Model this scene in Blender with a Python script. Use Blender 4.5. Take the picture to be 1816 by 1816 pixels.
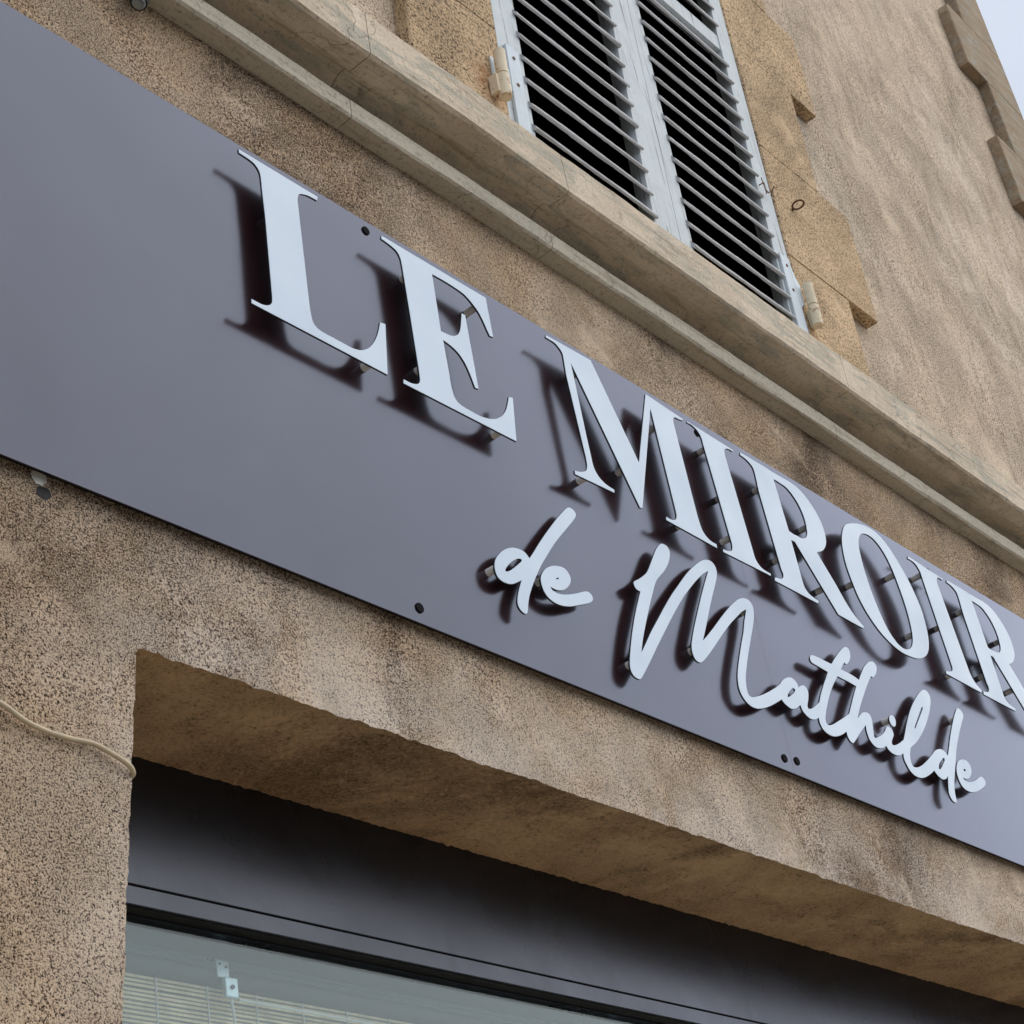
import bpy, bmesh, math, random
from mathutils import Vector, Matrix, noise
random.seed(7)
R = math.radians
for o in list(bpy.data.objects): bpy.data.objects.remove(o)
SC = bpy.context.scene
COL = SC.collection

# ------------------------------------------------------------------ camera
# world axes: x along the facade, -y out into the street, z up; the facade plane is y = 0
cam = bpy.data.cameras.new('camera')
cam.sensor_width = 36.0; cam.lens = 64.71; cam.clip_start = 0.05; cam.clip_end = 500
camo = bpy.data.objects.new('camera', cam); COL.objects.link(camo)
rt = Vector((0.64275898, -0.75072954, -0.15253214))
up = Vector((-0.31487558, -0.44041554, 0.84076603))
bk = Vector((-0.69836542, -0.49238127, -0.51946744))
camo.matrix_world = Matrix(((rt.x, up.x, bk.x, 0.0), (rt.y, up.y, bk.y, -1.5), (rt.z, up.z, bk.z, 1.6), (0, 0, 0, 1)))
SC.camera = camo

# ------------------------------------------------------------------ sky, sun, exposure
SUN_EL, SUN_DIR = R(55), Vector((0.82, -0.572, 0))      # brightest part of the overcast: off to the right, over the street
w = bpy.data.worlds.new('World'); SC.world = w; w.use_nodes = True
nt = w.node_tree; nt.nodes.clear()
N = nt.nodes.new; L = nt.links.new
out = N('ShaderNodeOutputWorld'); bg = N('ShaderNodeBackground'); sky = N('ShaderNodeTexSky')
sky.sky_type = 'NISHITA'; sky.sun_disc = False; sky.sun_elevation = SUN_EL
sky.sun_rotation = math.atan2(SUN_DIR.x, SUN_DIR.y); sky.dust_density = 3.0; sky.ozone_density = 1.0
tc = N('ShaderNodeTexCoord'); mp = N('ShaderNodeMapping'); mp.inputs['Scale'].default_value = (1.6, 1.6, 3.2)
cn = N('ShaderNodeTexNoise'); cn.inputs['Scale'].default_value = 1.7; cn.inputs['Detail'].default_value = 6; cn.inputs['Roughness'].default_value = 0.55
cr = N('ShaderNodeMapRange'); cr.inputs['From Min'].default_value = 0.3; cr.inputs['From Max'].default_value = 0.72
cr.inputs['To Min'].default_value = 0.55; cr.inputs['To Max'].default_value = 0.85
mx = N('ShaderNodeMix'); mx.data_type = 'RGBA'; mx.inputs['B'].default_value = (7.5, 8.3, 9.4, 1)   # thin bright cloud
L(tc.outputs['Generated'], mp.inputs['Vector']); L(mp.outputs['Vector'], cn.inputs['Vector'])
L(cn.outputs['Fac'], cr.inputs['Value']); L(cr.outputs['Result'], mx.inputs['Factor'])
L(sky.outputs['Color'], mx.inputs['A']); L(mx.outputs['Result'], bg.inputs['Color'])
bg.inputs['Strength'].default_value = 0.05
L(bg.outputs['Background'], out.inputs['Surface'])
sl = bpy.data.lights.new('sun', 'SUN'); sl.energy = 1.5; sl.angle = R(96); sl.color = (1.0, 0.965, 0.91)
so = bpy.data.objects.new('sun', sl); COL.objects.link(so)
sd = Vector((SUN_DIR.x * math.cos(SUN_EL), SUN_DIR.y * math.cos(SUN_EL), math.sin(SUN_EL)))
so.rotation_euler = sd.to_track_quat('Z', 'Y').to_euler(); so.location = (3, -6, 12)
SC.render.engine = 'CYCLES'
vs = SC.view_settings; vs.view_transform = 'Standard'; vs.look = 'None'; vs.gamma = 1; vs.use_curve_mapping = False
vs.exposure = 1.10
SC.cycles.max_bounces = 6; SC.cycles.diffuse_bounces = 3; SC.cycles.glossy_bounces = 3; SC.cycles.transparent_max_bounces = 8

# ------------------------------------------------------------------ material helpers
class MT:
    def __init__(s, name, rough=0.8, spec=0.3):
        s.m = bpy.data.materials.new(name); s.m.use_nodes = True; s.t = s.m.node_tree
        s.b = s.t.nodes['Principled BSDF']; s.b.inputs['Roughness'].default_value = rough
        s.b.inputs['Specular IOR Level'].default_value = spec
        s.geo = None
    def n(s, k, **kw):
        x = s.t.nodes.new(k)
        for a, v in kw.items(): setattr(x, a, v)
        return x
    def l(s, a, b): s.t.links.new(a, b)
    def pos(s, sc=(1, 1, 1), rot=(0, 0, 0)):
        if not s.geo: s.geo = s.n('ShaderNodeNewGeometry')
        if sc == (1, 1, 1) and rot == (0, 0, 0): return s.geo.outputs['Position']
        m = s.n('ShaderNodeMapping'); m.inputs['Scale'].default_value = sc; m.inputs['Rotation'].default_value = rot
        s.l(s.geo.outputs['Position'], m.inputs['Vector']); return m.outputs['Vector']
    def noise(s, scale, detail=3, rough=0.55, sc=(1, 1, 1), rot=(0, 0, 0), dist=0):
        x = s.n('ShaderNodeTexNoise'); x.inputs['Scale'].default_value = scale; x.inputs['Detail'].default_value = detail
        x.inputs['Roughness'].default_value = rough; x.inputs['Distortion'].default_value = dist
        s.l(s.pos(sc, rot), x.inputs['Vector']); return x.outputs['Fac']
    def rng(s, v, a, b, c=0.0, d=1.0, smooth=False):
        x = s.n('ShaderNodeMapRange'); x.interpolation_type = 'SMOOTHSTEP' if smooth else 'LINEAR'
        for k, q in (('From Min', a), ('From Max', b), ('To Min', c), ('To Max', d)): x.inputs[k].default_value = q
        s.l(v, x.inputs['Value']); return x.outputs['Result']
    def mix(s, f, a, b, mode='MIX'):
        x = s.n('ShaderNodeMix', data_type='RGBA', blend_type=mode)
        for k, v in (('Factor', f), ('A', a), ('B', b)):
            if isinstance(v, bpy.types.NodeSocket): s.l(v, x.inputs[k])
            elif k == 'Factor': x.inputs[k].default_value = v
            else: x.inputs[k].default_value = (*v, 1)
        return x.outputs['Result']
    def math(s, op, a, b):
        x = s.n('ShaderNodeMath', operation=op)
        for i, v in enumerate((a, b)):
            if isinstance(v, bpy.types.NodeSocket): s.l(v, x.inputs[i])
            else: x.inputs[i].default_value = v
        return x.outputs[0]
    def color(s, v):
        if isinstance(v, bpy.types.NodeSocket): s.l(v, s.b.inputs['Base Color'])
        else: s.b.inputs['Base Color'].default_value = (*v, 1)
    def bump(s, h, dist, strength=1.0, prev=None):
        x = s.n('ShaderNodeBump'); x.inputs['Distance'].default_value = dist; x.inputs['Strength'].default_value = strength
        s.l(h, x.inputs['Height'])
        if prev: s.l(prev, x.inputs['Normal'])
        s.l(x.outputs['Normal'], s.b.inputs['Normal']); return x.outputs['Normal']
    def near(s, p, r0, r1):
        d = s.n('ShaderNodeVectorMath', operation='DISTANCE'); s.l(s.pos(), d.inputs[0]); d.inputs[1].default_value = p
        return s.rng(d.outputs['Value'], r0, r1, 1.0, 0.0, True)

def plain(name, col, rough=0.6, spec=0.3, metal=0.0, var=0.0, vs=30):
    m = MT(name, rough, spec); m.b.inputs['Metallic'].default_value = metal
    if var: m.color(m.mix(m.rng(m.noise(vs, 4), 0.3, 0.7), tuple(c * (1 - var) for c in col), tuple(c * (1 + var) for c in col)))
    else: m.color(col)
    return m

def roughcast(name, light, mid, dark, pit, grain=210.0, lo=0.34, hi=0.60, patch=4.0, bump=0.004, streak=0.0, pale=None, tilt=0.0, grime=0.5, stain=None, clump=1.0):
    """thrown render: broad tints and stains, then grain with lit relief painted in: grimy dark pits, pale crests"""
    m = MT(name, 0.95, 0.1)
    g1 = m.noise(grain, 5.0, 0.74, dist=0.25)
    gm = m.rng(m.noise(patch * 1.7, 4, 0.6), 0.38, 0.62, 0.0, 0.50, True)
    gc = m.noise(grain * 0.58, 4.0, 0.7, dist=0.3)
    g1 = m.math('ADD', m.math('MULTIPLY', g1, m.math('SUBTRACT', 1.0, gm)), m.math('MULTIPLY', gc, gm))
    g2 = m.noise(grain * 0.27, 3, 0.6)
    big = m.noise(patch, 6, 0.66, dist=0.4)
    big2 = m.noise(patch * 0.42, 6, 0.66, dist=0.7)
    base = m.mix(m.rng(big, 0.36, 0.62, smooth=True), mid, light)
    base = m.mix(m.math('MULTIPLY', m.rng(big2, 0.48, 0.66, smooth=True), grime), base, dark)
    skim = m.rng(m.noise(patch * 0.8, 5, 0.66, dist=0.7), 0.56, 0.70, 0.0, 0.055, True)
    if pale:
        pl = pale(m); base = m.mix(pl, base, (0.88, 0.735, 0.63)); skim = m.math('ADD', skim, m.math('MULTIPLY', pl, 0.03))
    if stain: base = m.mix(stain(m), base, dark)
    sh = m.math('ADD', m.rng(g2, 0.25, 0.75, -0.05 * clump, 0.05 * clump), m.rng(big2, 0.35, 0.7, 0.035 * clump, -0.045 * clump))
    if streak:      # trowel and rain marks
        st = m.noise(1.0, 6, 0.72, sc=(15, 15, 3.6), rot=(0, R(tilt), 0), dist=1.0)
        base = m.mix(m.math('MULTIPLY', m.rng(st, 0.50, 0.68, smooth=True), streak), base, dark)
        sh = m.math('ADD', sh, m.rng(st, 0.42, 0.68, 0.008, -0.022))
        st2 = m.noise(1.1, 5, 0.62, dist=0.5)
        base = m.mix(m.math('MULTIPLY', m.rng(st2, 0.54, 0.72, smooth=True), 0.6), base, (0.80, 0.68, 0.54))
    gv = m.math('ADD', m.math('ADD', g1, sh), skim)
    md = (lo + hi) / 2
    base = m.mix(m.rng(gv, lo, md, 1.0, 0.0, True), base, pit)
    base = m.mix(m.rng(gv, md, hi, 0.0, 0.55, True), base, tuple(min(0.92, c * 1.22) for c in light))
    m.color(base)
    h = m.math('ADD', m.rng(g1, 0.25, 0.70), m.math('MULTIPLY', g2, 0.6))
    n1 = m.bump(m.math('ADD', big, m.math('MULTIPLY', big2, 1.5)), 0.02, 0.8)
    m.bump(h, bump, 1.0, n1)
    return m

# ------------------------------------------------------------------ materials
M = {}
def pale_low(m):        # skimmed repair along the lintel arris
    sx = m.n('ShaderNodeSeparateXYZ'); m.l(m.pos(), sx.inputs[0])
    a = m.rng(sx.outputs['Z'], 2.66, 3.02, 1.0, 0.0, True)
    b = m.rng(m.noise(5.0, 6, 0.66, dist=0.5), 0.36, 0.58, 0.15, 1.0, True)
    c = m.rng(sx.outputs['X'], 1.10, 1.40, 0.15, 1.0, True)
    return m.math('MULTIPLY', m.math('MULTIPLY', a, b), c)
def pale_up(m):         # whitish bloom on the upper wall beside the quoins
    a = m.math('MAXIMUM', m.near((5.35, 0.0, 5.75), 0.05, 0.65), m.near((5.1, 0.0, 5.25), 0.05, 0.6))
    return m.math('MULTIPLY', a, m.rng(m.noise(1.0, 6, 0.7, sc=(7, 7, 2.6), rot=(0, R(-14), 0), dist=0.8), 0.42, 0.62, 0.0, 0.75, True))
def wall_stain(m):      # grey-brown patch on the pier
    a = m.near((1.16, 0.0, 2.74), 0.02, 0.20)
    b = m.near((1.02, 0.0, 2.62), 0.02, 0.22)
    return m.math('MULTIPLY', m.math('MAXIMUM', a, b), m.rng(m.noise(9, 5, 0.7), 0.34, 0.62, 0.0, 0.85))
M['wall'] = roughcast('roughcast render', (0.86, 0.65, 0.475), (0.76, 0.525, 0.335), (0.40, 0.28, 0.20), (0.045, 0.028, 0.018), 400, 0.452, 0.595, 4.2, 0.005, clump=0.8, pale=pale_low, grime=0.8, stain=wall_stain)
M['upper'] = roughcast('weathered render', (0.82, 0.65, 0.495), (0.73, 0.56, 0.415), (0.46, 0.345, 0.25), (0.11, 0.075, 0.050), 215, 0.412, 0.58, 2.6, 0.0045, streak=0.26, tilt=-14, grime=0.35, clump=0.5, pale=pale_up)
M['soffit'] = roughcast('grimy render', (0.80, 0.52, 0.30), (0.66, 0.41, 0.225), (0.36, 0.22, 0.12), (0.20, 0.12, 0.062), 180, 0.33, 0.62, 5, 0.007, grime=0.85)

def ochre():
    m = roughcast('ochre render', (0.76, 0.55, 0.345), (0.67, 0.47, 0.285), (0.44, 0.315, 0.205), (0.06, 0.036, 0.020), 200, 0.418, 0.55, 4.0, 0.0045, grime=0.75, clump=0.3)
    b = m.b.inputs['Base Color'].links[0].from_socket
    f = m.math('MAXIMUM', m.near((2.268, -0.035, 4.235), 0.0, 0.075), m.near((3.455, -0.035, 4.16), 0.0, 0.06))
    f = m.math('MULTIPLY', f, m.rng(m.noise(45, 4), 0.35, 0.6, 0.2, 1.0))
    m.color(m.mix(f, b, (0.40, 0.15, 0.045)))
    return m
M['ochre'] = ochre()

def stone(name, a, b, dk, crack=0.5, grain=120, low=False):
    m = MT(name, 0.93, 0.12)
    big = m.noise(4, 6, 0.68, dist=0.6)
    c = m.mix(m.rng(big, 0.36, 0.62, smooth=True), a, b)
    gy = (0.40, 0.385, 0.32)                                                   # grey lichen bloom
    c = m.mix(m.rng(m.noise(1.0, 6, 0.7, sc=(5, 22, 22), dist=0.8), 0.47, 0.62, 0, 0.75, True), c, gy)
    if low:     # the lower fillet is a greyer stone
        sx = m.n('ShaderNodeSeparateXYZ'); m.l(m.pos(), sx.inputs[0])
        c = m.mix(m.rng(sx.outputs['Z'], 3.900, 3.908, 0.7, 0.0), c, (0.52, 0.48, 0.395))
    st = m.noise(1.0, 6, 0.7, sc=(3.5, 30, 60), dist=0.8)                       # long water lines
    c = m.mix(m.rng(st, 0.52, 0.66, 0, 0.65, True), c, dk)
    bl = m.noise(13, 7, 0.78, dist=0.8)
    c = m.mix(m.rng(bl, 0.57, 0.70, 0, 0.5, True), c, tuple(k * 0.5 for k in dk))
    v = m.n('ShaderNodeTexVoronoi', feature='DISTANCE_TO_EDGE'); v.inputs['Scale'].default_value = 6
    wv = m.n('ShaderNodeVectorMath', operation='ADD'); nz = m.n('ShaderNodeTexNoise'); nz.inputs['Scale'].default_value = 9; nz.inputs['Detail'].default_value = 4
    sc = m.n('ShaderNodeVectorMath', operation='SCALE'); sc.inputs['Scale'].default_value = 0.2
    m.l(m.pos(), nz.inputs['Vector']); m.l(nz.outputs['Color'], sc.inputs[0]); m.l(m.pos(), wv.inputs[0]); m.l(sc.outputs[0], wv.inputs[1]); m.l(wv.outputs[0], v.inputs['Vector'])
    ck = m.rng(v.outputs['Distance'], 0.0, 0.011, 1.0, 0.0)
    ck = m.math('MULTIPLY', ck, m.rng(m.noise(2.3, 2), 0.52, 0.60))
    c = m.mix(m.math('MULTIPLY', ck, crack), c, (0.09, 0.065, 0.045))
    g = m.noise(grain, 5, 0.75)
    c = m.mix(m.rng(g, 0.28, 0.46, 0.75, 0.0), c, (0.09, 0.066, 0.045))
    m.color(c)
    hh = m.math('ADD', m.noise(70, 6, 0.75), m.math('MULTIPLY', bl, -0.8))
    m.bump(m.math('SUBTRACT', hh, m.math('MULTIPLY', ck, 0.6)), 0.0045, 0.9)
    return m
M['cornice'] = stone('weathered limestone', (0.72, 0.60, 0.465), (0.60, 0.49, 0.37), (0.35, 0.28, 0.21), 0.18, low=True)
M['quoin'] = stone('corner stone', (0.40, 0.30, 0.205), (0.33, 0.245, 0.165), (0.22, 0.165, 0.12), 0.1)

def lacquer(name, tint, rlo, rhi, ground=(0.30, 0.12, 0.135), gf=0.07):
    m = MT(name, 0.2, 0.5)
    m.b.inputs['Metallic'].default_value = 1.0
    df = m.n('ShaderNodeBsdfDiffuse'); df.inputs['Color'].default_value = (*ground, 1)
    mxs = m.n('ShaderNodeMixShader'); m.l(m.rng(m.noise(1.6, 6, 0.7, dist=1.0), 0.3, 0.75, gf * 0.85, gf * 1.3), mxs.inputs[0])
    m.l(m.b.outputs[0], mxs.inputs[1]); m.l(df.outputs[0], mxs.inputs[2]); m.l(mxs.outputs[0], m.t.nodes['Material Output'].inputs['Surface'])
    m.b.inputs['Specular Tint'].default_value = (0.84, 0.88, 1.0, 1)
    sm = m.noise(2.2, 5, 0.6, dist=0.8)
    m.color(m.mix(m.rng(sm, 0.3, 0.7), tuple(k * 0.94 for k in tint), tuple(k * 1.06 for k in tint)))
    ru = m.rng(m.noise(3.0, 6, 0.66, dist=0.6), 0.3, 0.7, rlo, rhi)
    dr = m.rng(m.noise(1.0, 4, 0.6, sc=(14, 14, 1.2)), 0.56, 0.72, 0.0, 0.035)      # faint drips
    m.l(m.math('ADD', ru, dr), m.b.inputs['Roughness'])
    n1 = m.bump(m.noise(1.3, 2, 0.4), 0.004, 0.6)
    m.bump(m.noise(420, 2, 0.5), 0.00004, 0.5, n1)
    return m
M['panel'] = lacquer('dark satin panel', (0.0515, 0.0595, 0.0735), 0.165, 0.215)
M['fascia'] = lacquer('satin fascia', (0.054, 0.057, 0.066), 0.22, 0.34, (0.16, 0.15, 0.17), 0.06)
m = MT('white lacquer', 0.42, 0.45)
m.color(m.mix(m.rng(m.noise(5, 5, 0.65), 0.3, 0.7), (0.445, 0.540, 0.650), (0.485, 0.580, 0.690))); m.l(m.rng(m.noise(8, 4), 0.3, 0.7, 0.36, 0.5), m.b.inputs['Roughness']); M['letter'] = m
M['core'] = plain('black core', (0.012, 0.011, 0.012), 0.6, 0.2)
M['stud'] = plain('grey spacer', (0.72, 0.70, 0.67), 0.45, 0.4, 0.0, 0.1, 200)
M['black'] = plain('black parts and shade', (0.008, 0.008, 0.009), 0.6, 0.25)  # also stands for shade behind the sign, under the fascia and in the hole
M['screw'] = plain('black screw', (0.004, 0.004, 0.006), 0.85, 0.08)
M['dark'] = plain('black for unlit interior', (0.004, 0.004, 0.005), 0.9, 0.0)

def oldpaint(name, col, wood, amt=0.5, ax=(95, 95, 3.5)):
    m = MT(name, 0.7, 0.25)
    g = m.noise(1.0, 6, 0.7, sc=ax, dist=0.3)
    fl = m.noise(14, 5, 0.65)
    c = m.mix(m.rng(fl, 0.35, 0.7), tuple(k * 0.88 for k in col), col)
    ck = m.rng(g, 0.555, 0.66, 0.0, 1.0, True)
    c = m.mix(m.math('MULTIPLY', ck, amt), c, wood)
    c = m.mix(m.rng(m.noise(55, 5, 0.7), 0.66, 0.74, 0, 0.8), c, wood)
    m.color(c); m.bump(m.math('ADD', g, m.math('MULTIPLY', fl, 0.4)), 0.0018, 0.8)
    return m
M['paint'] = oldpaint('old pale paint', (0.60, 0.645, 0.665), (0.17, 0.16, 0.15), 0.85)
M['slat'] = oldpaint('old grey slat paint', (0.50, 0.50, 0.51), (0.13, 0.125, 0.12), 0.7, (3.0, 60, 60))
M['iron'] = oldpaint('painted iron', (0.66, 0.725, 0.775), (0.30, 0.26, 0.22), 0.15)
M['cream'] = oldpaint('cream painted iron', (0.78, 0.67, 0.49), (0.28, 0.12, 0.05), 0.8, (55, 55, 40))
M['rust'] = plain('rusty iron', (0.16, 0.085, 0.045), 0.8, 0.2, 0.2, 0.35, 150)
M['cable'] = plain('beige cable sheath', (0.46, 0.375, 0.25), 0.55, 0.3, 0, 0.12, 60)
M['plug'] = plain('white plaster plug', (0.66, 0.66, 0.61), 0.8, 0.2, 0, 0.12, 90)
M['inner'] = plain('pale interior wall', (0.33, 0.405, 0.425), 0.9, 0.1, 0, 0.06, 5)
M['bamboo'] = plain('straw slat', (0.70, 0.57, 0.37), 0.6, 0.3, 0, 0.2, 40)
M['tube'] = plain('grey blind roll', (0.05, 0.046, 0.050), 0.6, 0.3, 0, 0.12, 30)
M['cord'] = plain('white cord', (0.72, 0.74, 0.72), 0.8, 0.1)
M['zinc'] = plain('zinc bracket', (0.55, 0.66, 0.70), 0.35, 0.5, 0.3, 0.1, 80)
M['lens'] = plain('lamp lens', (0.25, 0.28, 0.29), 0.08, 0.8, 0.4)
M['ground'] = roughcast('asphalt', (0.065, 0.063, 0.06), (0.052, 0.05, 0.048), (0.04, 0.04, 0.038), (0.025, 0.025, 0.025), 60, 0.3, 0.6, 1.2, 0.003)
M['paving'] = roughcast('pale bounce paving', (0.40, 0.36, 0.30), (0.35, 0.31, 0.255), (0.24, 0.21, 0.17), (0.15, 0.13, 0.11), 60, 0.25, 0.6, 1.2, 0.003)
m = MT('window glass', 0.03, 0.5); t = m.t; t.nodes.remove(m.b)
gl = m.n('ShaderNodeBsdfGlossy'); gl.inputs['Roughness'].default_value = 0.02; gl.inputs['Color'].default_value = (0.85, 0.95, 0.97, 1)
tr = m.n('ShaderNodeBsdfTransparent'); tr.inputs['Color'].default_value = (0.88, 0.92, 0.925, 1)
lw = m.n('ShaderNodeLayerWeight'); lw.inputs['Blend'].default_value = 0.5
fz = m.rng(m.math('POWER', lw.outputs['Facing'], 5.0), 0, 1, 0.04, 0.75)
ms = m.n('ShaderNodeMixShader'); m.l(fz, ms.inputs[0]); m.l(tr.outputs[0], ms.inputs[1]); m.l(gl.outputs[0], ms.inputs[2])
m.l(ms.outputs[0], t.nodes['Material Output'].inputs['Surface']); M['glass'] = m

# ------------------------------------------------------------------ geometry helpers
class MB:
    """collects faces in world metres; P(x, o, z): o is the distance out from the facade plane"""
    def __init__(s): s.v = []; s.f = []; s.mi = []
    def vert(s, x, o, z): s.v.append((x, -o, z)); return len(s.v) - 1
    def face(s, idx, mi=0): s.f.append(tuple(idx)); s.mi.append(mi)
    def quad(s, a, b, c, d, mi=0): s.face([s.vert(*p) for p in (a, b, c, d)], mi)
    def box(s, x0, x1, o0, o1, z0, z1, lean=0.0, zr=0.0, mi=0):
        i = [s.vert(x + lean * (z - zr), o, z) for z in (z0, z1) for o in (o0, o1) for x in (x0, x1)]
        for q in ((0, 1, 5, 4), (2, 6, 7, 3), (0, 2, 3, 1), (4, 5, 7, 6), (0, 4, 6, 2), (1, 3, 7, 5)): s.face([i[k] for k in q], mi)
    def cyl(s, a, b, r, n=16, r2=None, mi=0, cap=True):
        a = Vector(a); b = Vector(b); d = (b - a).normalized()
        u = d.orthogonal().normalized(); v = d.cross(u); r2 = r if r2 is None else r2
        A = [s.vert(*(a + (u * math.cos(t) + v * math.sin(t)) * r)) for t in (2 * math.pi * k / n for k in range(n))]
        B = [s.vert(*(b + (u * math.cos(t) + v * math.sin(t)) * r2)) for t in (2 * math.pi * k / n for k in range(n))]
        for k in range(n): s.face((A[k], A[(k + 1) % n], B[(k + 1) % n], B[k]), mi)
        if cap: s.face(A[::-1], mi); s.face(B, mi)
    def tube(s, pts, r, n=8, mi=0):
        pts = [Vector(p) for p in pts]; rings = []
        u = None
        for i, p in enumerate(pts):
            d = (pts[min(i + 1, len(pts) - 1)] - pts[max(i - 1, 0)]).normalized()
            u = d.orthogonal().normalized() if u is None else (u - d * u.dot(d)).normalized()
            v = d.cross(u)
            rings.append([s.vert(*(p + (u * math.cos(t) + v * math.sin(t)) * r)) for t in (2 * math.pi * k / n for k in range(n))])
        for a, b in zip(rings, rings[1:]):
            for k in range(n): s.face((a[k], a[(k + 1) % n], b[(k + 1) % n], b[k]), mi)
        s.face(rings[0][::-1], mi); s.face(rings[-1], mi)
    def sweep(s, prof, xs, wob=0.0, fr=3.0, seed=0.0, lean=0.0, zr=0.0, mi=0):
        """closed profile [(o, z)...] swept along x with a slight hand-worked waviness"""
        rows = []
        for x in xs:
            row = []
            for j, (o, z) in enumerate(prof):
                a = noise.noise(Vector((x * fr, j * 0.37 + seed, 1.3))) * wob + noise.noise(Vector((x * fr * 9, j * 3.1 + seed, 7.7))) * wob * 0.35
                b = noise.noise(Vector((x * fr, j * 0.37 + seed, 5.9))) * wob + noise.noise(Vector((x * fr * 9, j * 3.1 + seed, 2.2))) * wob * 0.35
                row.append(s.vert(x + lean * (z - zr), o + a, z + b))
            rows.append(row)
        n = len(prof)
        for a, b in zip(rows, rows[1:]):
            for k in range(n): s.face((a[k], b[k], b[(k + 1) % n], a[(k + 1) % n]), mi)
        s.face(rows[0], mi); s.face(rows[-1][::-1], mi)
    def mesh(s, name, origin, mats, smooth=None):
        me = bpy.data.meshes.new(name)
        me.from_pydata([(x - origin[0], y - origin[1], z - origin[2]) for x, y, z in s.v], [], s.f)
        for k in mats: me.materials.append(M[k].m)
        for p, i in zip(me.polygons, s.mi): p.material_index = i
        bm = bmesh.new(); bm.from_mesh(me); bmesh.ops.remove_doubles(bm, verts=bm.verts, dist=1e-6)
        bmesh.ops.recalc_face_normals(bm, faces=bm.faces); bm.to_mesh(me); bm.free()
        if smooth is not None: me.shade_smooth(); me.set_sharp_from_angle(angle=R(smooth))
        return me

def wpos(o):
    p = Vector((0, 0, 0))
    while o: p += o.location; o = o.parent
    return p
def link(name, data, parent=None, at=(0, 0, 0)):
    o = bpy.data.objects.new(name, data); COL.objects.link(o)
    if parent: o.parent = parent; o.location = Vector(at) - wpos(parent)
    else: o.location = at
    return o
def add(name, mb, mats, parent=None, smooth=None, at=None, bevel=0.0):
    if isinstance(mats, str): mats = [mats]
    if at is None:
        xs, ys, zs = zip(*mb.v); at = ((min(xs) + max(xs)) / 2, (min(ys) + max(ys)) / 2, min(zs))
    o = link(name, mb.mesh(name, at, mats, smooth), parent, at)
    if bevel:
        b = o.modifiers.new('bevel', 'BEVEL'); b.width = bevel; b.segments = 2; b.limit_method = 'ANGLE'
    return o
def tag(o, label, cat, group=None, kind=None):
    o['label'] = label; o['category'] = cat
    if group: o['group'] = group
    if kind: o['kind'] = kind
    return o
def thing(name, at, label, cat, group=None): return tag(link(name, None, None, at), label, cat, group)
def fr(a, b, step):
    n = max(1, int(round(abs((b - a) / step)))); return [a + (b - a) * k / n for k in range(n + 1)]

# ------------------------------------------------------------------ the setting: ground
mb = MB(); mb.quad((-40, 60, -0.12), (46, 60, -0.12), (46, -40, -0.12), (-40, -40, -0.12))
g = add('ground', mb, 'ground'); g['kind'] = 'structure'
mb = MB(); mb.box(-40, 46, -0.6, 2.9, -0.14, 0.0); g = add('bounce_pavement', mb, 'paving', bevel=0.01); g['kind'] = 'structure'  # unseen; pale strip added to bounce light up to the lintel underside
mb = MB(); mb.box(-40, 46, 2.902, 3.05, -0.14, 0.004); g = add('kerb', mb, 'paving', bevel=0.015); g['kind'] = 'structure'

# ------------------------------------------------------------------ the house
house = thing('town_house', (2.5, 0, 0), 'old beige roughcast town house with a shopfront, stone cornice and shuttered window above', 'house')
XL, XR, ZT = -2.2, 6.20, 9.6
def jag(t, s=1.0, k=0.0):
    return s * (noise.noise(Vector((t * 9, k, 0))) * 0.0022 + noise.noise(Vector((t * 37, k, 3))) * 0.0022 + noise.noise(Vector((t * 140, k, 5))) * 0.0015 - max(0.0, noise.noise(Vector((t * 21, k, 9))) - 0.25) * 0.006)
def jamb(z): return 1.300 + (z - 2.62) * 0.10 + jag(z, 1.0, 11.0)     # worn left edge of the shop opening
def lint(x): return 2.682 + jag(x, 1.35, 4.0) + 0.0025 * noise.noise(Vector((x * 1.7, 2, 2)))
XO = 5.30                                                              # right edge of the shop opening
# ground-floor wall: pier left of the opening, band above it, pier right of it, with soffit and reveals
mb = MB(); D = -0.25
zs = fr(0.0, 1.9, 0.05)[:-1] + fr(1.9, 2.66, 0.005)
pts = [(jamb(z), z) for z in zs]
cx, cz = jamb(2.66), 2.66
xs0 = [cx + 0.004, cx + 0.010, cx + 0.02]
top = [(x, lint(x)) for x in fr(cx + 0.012, XO, 0.005)]
arc = [(cx + 0.001, 2.673), (cx + 0.004, 2.680)]
edge = pts + arc + top                                                # the opening's outline, from the ground up and along
ZC = 3.90
A = [mb.vert(x, 0, z) for x, z in edge]
npt = len(pts) + len(arc)
Lf = [mb.vert(XL, 0, z) for x, z in edge[:npt]]
for k in range(npt - 1): mb.face((Lf[k], A[k], A[k + 1], Lf[k + 1]))
Lt = mb.vert(XL, 0, ZC); Tc = [mb.vert(edge[k][0], 0, ZC) for k in range(npt - 1, len(edge))]
mb.face((Lf[npt - 1], A[npt - 1], Tc[0], Lt))
for k in range(npt - 1, len(edge) - 1):
    mb.face((A[k], A[k + 1], Tc[k - npt + 2], Tc[k - npt + 1]))
mb.quad((XO, 0, 0), (XR, 0, 0), (XR, 0, ZC), (XO, 0, ZC))
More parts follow.
